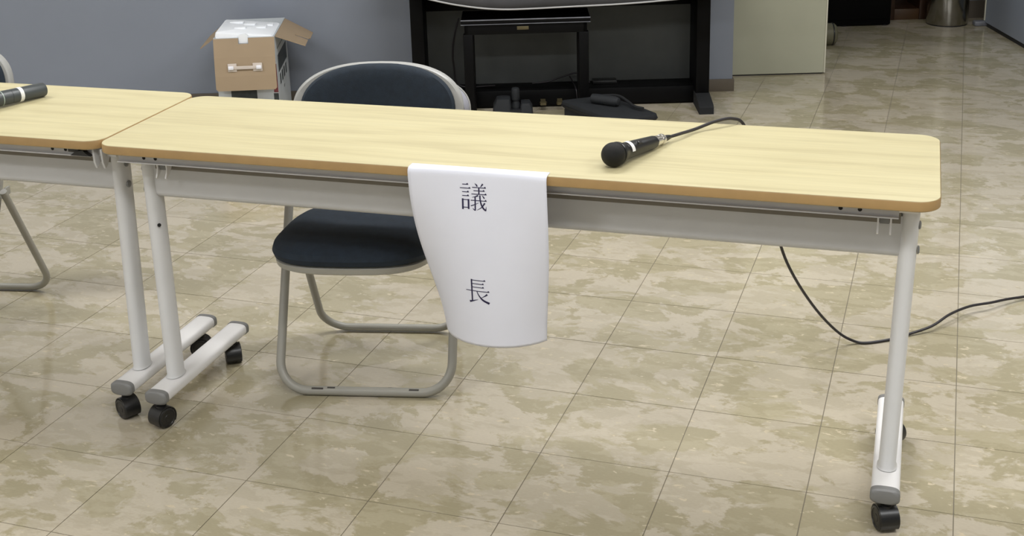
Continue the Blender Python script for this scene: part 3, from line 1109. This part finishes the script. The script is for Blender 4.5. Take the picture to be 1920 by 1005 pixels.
cv = MB().add(vs, fs).build('cover_cloth', M['cloth'], None, smooth=70, loc=WF(0, 0), rz=WA)
sm = cv.modifiers.new('thickness', 'SOLIDIFY')
sm.thickness = 0.003
sm.offset = 1
tag(cv, 'charcoal dust cover with pale piped hem hanging over the piano', 'cover')
MB().tube([(v[0], v[1] - 0.001, v[2]) for v in vs[:NA]], 0.0042, 8).build('piped_hem', M['piping'], cv)

bn = thing('piano_bench', 'black piano bench with silver-edged lid standing in front of the piano', 'bench', WF(-0.957, 0.315), WA)
m = MB().bx(-0.276, 0.276, -0.11, 0.11, 0.432, 0.452, 0.004)
lid = m.build('lid', M['piano'], bn)
m = MB()
m.bx(-0.277, 0.277, -0.1125, -0.109, 0.4485, 0.4535, 0.001)
m.bx(-0.277, 0.277, -0.1125, -0.109, 0.4305, 0.4335, 0.001)
m.build('lid_trim', M['silver'], lid)
m = MB()
m.bx(-0.262, 0.262, -0.102, -0.088, 0.386, 0.432, 0.002)
m.bx(-0.262, 0.262, 0.088, 0.102, 0.386, 0.432, 0.002)
m.bx(-0.262, -0.245, -0.102, 0.102, 0.386, 0.432, 0.002)
m.bx(0.245, 0.262, -0.102, 0.102, 0.386, 0.432, 0.002)
m.build('apron', M['piano'], bn)
for sx in (-1, 1):
    for sy in (-1, 1):
        MB().box(sx * 0.248, sy * 0.083, 0.194, 0.042, 0.040, 0.388, 0.004).build('leg', M['piano'], bn)
MB().box(-0.012, -0.1035, 0.412, 0.050, 0.003, 0.015, 0.001).build('name_plate', M['brass'], bn)

# ================================================================== THINGS ON THE FLOOR BY THE PIANO
bg = thing('case_bag', 'flat black nylon case lying on the floor in front of the bench', 'bag', WF(-0.62, 0.62), WA)
corn = [(-0.196, 0.129), (0.0, 0.191), (0.196, -0.128), (0.0, -0.191)]     # local (a, -d)
def bagring(e, z, n=6, rr=0.03):
    P = [Vector((x, y, 0)) for x, y in corn]
    c = Vector((0, 0, 0))
    P = [c + (p - c) * (1 - e) for p in P]
    out = []
    for i in range(4):
        a_ = (P[i - 1] - P[i]).normalized()
        b_ = (P[(i + 1) % 4] - P[i]).normalized()
        p0_, p2_ = P[i] + a_ * rr, P[i] + b_ * rr
        for k in range(n + 1):
            t = k / n
            q = p0_ * (1 - t) ** 2 + P[i] * 2 * t * (1 - t) + p2_ * t * t
            out.append((q.x, q.y, z))
    return out
m = MB()
m.loft([bagring(0.06, 0.0), bagring(0.03, 0.01), bagring(0.03, 0.070), bagring(0.05, 0.078)])
m.build('case_body', M['bag'], bg)
m = MB()
m.loft([bagring(0.03, 0.076), bagring(-0.02, 0.082), bagring(-0.03, 0.094), bagring(-0.01, 0.106), bagring(0.12, 0.113), bagring(0.5, 0.117)])
m.build('case_lid', M['bag2'], bg)
m = MB()
m.tube([(q[0], q[1], q[2]) for q in bagring(-0.03, 0.089)], 0.003, 6, closed=True)
m.build('zip', M['black_plastic'], bg)
mc = thing('pouch', 'small black cylinder pouch lying on top of the flat case', 'pouch', WF(-0.60, 0.52, 0.1005), WA)
mc.location = WF(-0.625, 0.63, 0.1175)
m = MB()
m.lathe([(0.012, -0.075), (0.019, -0.072), (0.021, -0.05), (0.021, 0.04), (0.016, 0.055), (0.010, 0.058)], 20, (0, 0, 0.021), (0.82, -0.57, 0))
m.build('pouch_body', M['bag2'], mc)
m = MB()
m.tube(catmull([(-0.045, 0.055, 0.025), (0.0, 0.075, 0.022), (0.05, 0.04, 0.028), (0.085, -0.02, 0.018), (0.105, -0.07, 0.012), (0.14, -0.105, 0.010)]), 0.006, 8)
m.build('strap', M['bag'], mc)

tb = thing('tripod_bag', 'small slate block-shaped case with an upright handle on the floor by the bench', 'case', WF(-1.02, 0.325), WA)
m = MB()
m.loft([rrect(-0.092, -0.008, -0.05, 0.05, 0.012, 0.0, 4), rrect(-0.088, -0.008, -0.045, 0.045, 0.012, 0.05, 4), rrect(-0.072, -0.012, -0.035, 0.035, 0.01, 0.082, 4),
        rrect(-0.060, -0.020, -0.025, 0.025, 0.008, 0.086, 4)])
m.build('case_block', M['bag2'], tb)
m = MB()
m.loft([rrect(0.030, 0.088, -0.05, 0.05, 0.012, 0.0, 4), rrect(0.032, 0.086, -0.045, 0.045, 0.012, 0.040, 4), rrect(0.036, 0.075, -0.035, 0.035, 0.01, 0.062, 4)])
m.build('case_block', M['bag2'], tb)
m = MB()
m.bx(-0.02, 0.042, -0.045, 0.045, 0.0, 0.034, 0.006)
m.build('case_bridge', M['bag'], tb)
m = MB()
m.lathe([(0.020, 0.030), (0.0225, 0.045), (0.013, 0.066), (0.013, 0.072)], 20, (0.012, 0, 0))
m.lathe([(0.0165, 0.070), (0.018, 0.074), (0.018, 0.118), (0.015, 0.125), (0.006, 0.128)], 20, (0.012, 0, 0))
m.build('handle', M['bag2'], tb)
MB().tube(catmull([(0.06, -0.05, 0.006), (0.09, -0.06, 0.01), (0.115, -0.065, 0.004)]), 0.002, 6).build('cord', M['cable'], tb)

# ================================================================== CARTON
BXH = 0.42
BX0 = Vector((-3.020, 2.190, 0))
BR = R(21.5)
BW, BD = 0.258, 0.41
bxo = thing('carton', 'opened white carton with brown flap and handle hanging down its front, against the wall', 'box', BX0, BR)
m = MB()
tk = 0.004
m.bx(0, BW, 0, tk, 0, BXH)
m.bx(0, BW, BD - tk, BD, 0, BXH)
m.bx(0, tk, tk, BD - tk, 0, BXH)
m.bx(BW - tk, BW, tk, BD - tk, 0, BXH)
m.bx(tk, BW - tk, tk, BD - tk, 0, tk)
m.build('carton_body', M['carton_print'], bxo, smooth=0)
# front flap, folded over and hanging a little off the face, notched at its top
FLn = 0.222
def flap_pt(u, s):
    return (u, -0.003 - 0.038 * (s / FLn) - 0.006 * math.sin(PI * s / FLn), BXH - 0.002 - s * 0.985)
us = [0.0, 0.012, 0.105, 0.148, BW - 0.012, BW]
ss = [0.0, 0.024, 0.08, 0.16, FLn - 0.008, FLn]
vs, fs = [], []
for s in ss:
    for k, u in enumerate(us):
        uu = u
        if s == FLn:
            uu = u + (0.008 if k == 0 else -0.008 if k == len(us) - 1 else 0)
        vs.append(flap_pt(uu, s))
for i in range(len(ss) - 1):
    for j in range(len(us) - 1):
        if i == 0 and j == 2:
            continue
        q = i * len(us) + j
        fs.append((q, q + 1, q + len(us) + 1, q + len(us)))
ff = MB().add(vs, fs).build('front_flap', M['kraft'], bxo, smooth=0)
ff['label'] = 'brown kraft flap'
sm = ff.modifiers.new('thickness', 'SOLIDIFY')
sm.thickness = 0.004
sm.offset = 0
zc_ = flap_pt(0, 0.122)
m = MB()
m.bx(0.072, 0.185, zc_[1] - 0.010, zc_[1] - 0.006, zc_[2] - 0.007, zc_[2] + 0.007, 0.001)
m.bx(0.056, 0.094, zc_[1] - 0.007, zc_[1] - 0.002, zc_[2] - 0.018, zc_[2] + 0.018, 0.002)
m.bx(0.162, 0.202, zc_[1] - 0.007, zc_[1] - 0.002, zc_[2] - 0.018, zc_[2] + 0.018, 0.002)
m.build('carry_handle', M['clear'], ff)
for u in (0.070, 0.188):
    MB().box(u, zc_[1] - 0.011, zc_[2], 0.024, 0.012, 0.017, 0.005, 3).build('handle_knob', M['knob'], ff)
# side flaps
def flap_prism(poly, th=0.004):
    return MB().prism(poly, 0, th)
m = flap_prism([(0, 0.015), (0.135, 0.02), (0.135, 0.135), (0.075, 0.140), (0.075, 0.162), (0.135, 0.165), (0.142, 0.175), (0.142, 0.30), (0.0, BD - 0.015)])
o = m.build('side_flap', M['kraft'], bxo, smooth=0)
o.location = (BW, 0, BXH - 0.004)
o.rotation_euler = (0, R(21), 0)
m = flap_prism([(0, 0.015), (-0.078, 0.03), (-0.078, BD - 0.12), (0.0, BD - 0.015)])
o = m.build('side_flap', M['kraft'], bxo, smooth=0)
o.location = (0, 0, BXH - 0.004)
o.rotation_euler = (0, R(-36), 0)
m = flap_prism([(0.01, 0), (BW - 0.01, 0), (BW - 0.02, 0.10), (0.02, 0.10)])
o = m.build('rear_flap', M['kraft'], bxo, smooth=0)
o.location = (0, BD - 0.004, BXH - 0.003)
o.rotation_euler = (R(-55), 0, 0)
# print on the right side and the front face
def side_print(y0_, y1_, z0_, z1_, mm, nm):
    MB().bx(BW, BW + 0.0006, y0_, y1_, z0_, z1_).build(nm, mm, bxo, smooth=0)
side_print(0.055, 0.36, 0.250, 0.325, M['print_dark'], 'printed_picture')
side_print(0.050, 0.36, 0.352, 0.358, M['print_grey'], 'printed_line')
for k in range(4):
    side_print(0.080 + 0.068 * k, 0.118 + 0.068 * k, 0.190, 0.236, M['print_dark'], 'printed_block')
side_print(0.19, 0.22, 0.15, 0.162, M['print_grey'], 'printed_line')
side_print(0.06, 0.14, 0.10, 0.106, M['print_grey'], 'printed_line')
def front_print(x0_, x1_, z0_, z1_, mm, nm):
    MB().bx(x0_, x1_, -0.0006, 0, z0_, z1_).build(nm, mm, bxo, smooth=0)
front_print(0.055, 0.165, 0.02, 0.20, M['print_dark'], 'printed_picture')
front_print(0.238, 0.257, 0.175, 0.30, M['print_red'], 'printed_picture')
front_print(0.236, 0.257, 0.10, 0.172, M['print_dark'], 'printed_picture')
front_print(0.19, 0.215, 0.10, 0.125, M['print_grey'], 'printed_block')
# foam insert, standing proud of the carton
FD = 0.30                                            # depth of the foam block; its top slopes down to the right
fm = thing('foam_insert', 'white foam packing block sticking out of the open carton', 'foam', BX0 + Matrix.Rotation(BR, 3, 'Z') @ Vector((BW / 2, FD / 2, 0.005)), BR)
def ftop(x, z):
    return z + 0.434 - 0.005 - 0.10 * x
m = MB()
def fring(e, z, r, slope=True):
    return [(x, y, ftop(x, z) if slope else z) for x, y, _ in rrect(-BW / 2 + e, BW / 2 - e, -FD / 2 + e, FD / 2 - e, r, 0, 4)]
m.loft([fring(0.007, 0.0, 0.006, False), fring(0.007, -0.016, 0.006), fring(0.009, -0.005, 0.008), fring(0.015, 0.0, 0.010)])
fb = m.build('foam_block', M['foam'], fm)
for (xa, ya, sx_, sy_) in ((0.0, 0.06, 0.05, 0.04), (0.055, 0.02, 0.045, 0.05), (-0.06, 0.08, 0.06, 0.03), (0.085, 0.07, 0.03, 0.03), (-0.03, -0.03, 0.05, 0.03)):
    MB().box(xa, ya, ftop(xa, 0.001), sx_, sy_, 0.008, 0.003).build('foam_nub', M['foam'], fm)
m = MB()
m.prism([(0.105 - BW / 2 + 0.002, 0.391), (0.146 - BW / 2, 0.391), (0.146 - BW / 2, 0.424), (0.136 - BW / 2, 0.430), (0.105 - BW / 2 + 0.002, 0.426)], -FD / 2 - 0.001, -FD / 2 + 0.012, 'y')
m.build('foam_tab', M['foam'], fm)

# ================================================================== CORRIDOR
kb = thing('black_cabinet', 'low matte black cabinet in the corridor beyond the cream door', 'cabinet', WF(0.80, -1.56), WA)
m = MB()
m.bx(-0.34, 0.305, -0.215, 0.215, 0.006, 0.72, 0.008)
m.build('cabinet_body', M['cabinet'], kb)
for x in (-0.32, -0.20, 0.05, 0.28):
    MB().lathe([(0.015, 0), (0.018, 0.002), (0.018, 0.008)], 12, (x, -0.19, 0)).build('foot', M['seal'], kb)
m = MB()
m.bx(-0.32, 0.295, -0.222, -0.214, 0.04, 0.70, 0.003)
m.build('front_panel', M['cabinet'], kb)

wc = thing('wooden_stand', 'brown wooden shelf unit between the black cabinet and the steel bin', 'shelf', WF(1.275, -1.66), WA)
for x in (-0.132, 0.055):
    MB().bx(x - 0.024, x + 0.024, -0.17, 0.17, 0.0, 0.70, 0.003).build('side_panel', M['brown'], wc)
MB().bx(-0.108, 0.031, -0.150, 0.165, 0.045, 0.062, 0.002).build('shelf_board', M['brown'], wc)
MB().bx(-0.108, 0.031, -0.165, -0.148, 0.0, 0.062, 0.002).build('plinth', M['brown_light'], wc)
MB().bx(-0.108, 0.031, 0.150, 0.165, 0.062, 0.70).build('back_board', M['brown'], wc)
MB().bx(-0.156, 0.079, -0.175, 0.175, 0.70, 0.722, 0.003).build('top_board', M['brown'], wc)

sb = thing('steel_bin', 'round brushed steel waste bin by the blue-grey door', 'bin', WF(1.425, -1.365), WA)
rb_ = 0.112
m = MB()
m.lathe([(rb_ - 0.004, 0.004), (rb_, 0.010), (rb_, 0.60), (rb_ - 0.003, 0.604), (rb_ - 0.006, 0.60), (rb_ - 0.006, 0.02), (0.001, 0.02)], 48)
m.build('bin_body', M['steel'], sb)
m = MB()
m.lathe([(rb_ - 0.006, 0.0), (rb_ - 0.002, 0.0), (rb_ - 0.002, 0.005), (rb_ - 0.006, 0.006)], 48)
m.build('base_ring', M['black_plastic'], sb)
MB().tube([((rb_ + 0.001) * math.cos(2 * PI * k / 40), (rb_ + 0.001) * math.sin(2 * PI * k / 40), 0.602) for k in range(40)], 0.005, 8, closed=True).build('rim', M['steel'], sb)

kd = thing('khaki_canister', 'khaki canister lying on the floor, half hidden behind the cream door edge', 'canister', WF(0.622, -0.905), WA)
m = MB()
m.lathe([(0.05, -0.09), (0.058, -0.085), (0.058, 0.05), (0.055, 0.062), (0.045, 0.072), (0.02, 0.078), (0.001, 0.079)], 32, (0, 0, 0.058), (1, 0, 0))
m.build('canister_body', M['khaki'], kd)
m = MB()
m.lathe([(0.0575, 0.046), (0.0595, 0.048), (0.0595, 0.052), (0.0575, 0.054)], 32, (0, 0, 0.058), (1, 0, 0))
m.build('canister_ring', M['black_plastic'], kd)

# ================================================================== CEILING LAMPS (fittings)
for k, (a_, d_) in enumerate(LAMPS + CORR):
    if d_ > 0:
        lab = '%s white fluorescent ceiling fitting of the row %s' % (('left', 'middle', 'right')[(a_ > -2) + (a_ > 0)],
              'nearest the blue-grey wall' if d_ < 3 else 'in front of the meeting tables' if d_ < 5 else 'farthest from the blue-grey wall')
    else:
        lab = '%s white fluorescent ceiling fitting in the corridor beyond the cream door' % ('nearer' if d_ > -3.5 else 'farther')
    cl = thing('ceiling_light', lab, 'ceiling light', WF(a_, d_, CEIL), WA + (0 if d_ > 0 else PI / 2), 'fluorescent ceiling fittings')
    MB().bx(-0.63, 0.63, -0.16, 0.16, -0.05, 0.0, 0.004).build('housing', M['label_white'], cl)
    MB().bx(-0.61, 0.61, -0.135, 0.135, -0.062, -0.05, 0.003).build('diffuser', M['lamp'] if d_ > 0 else M['lamp_dim'], cl)
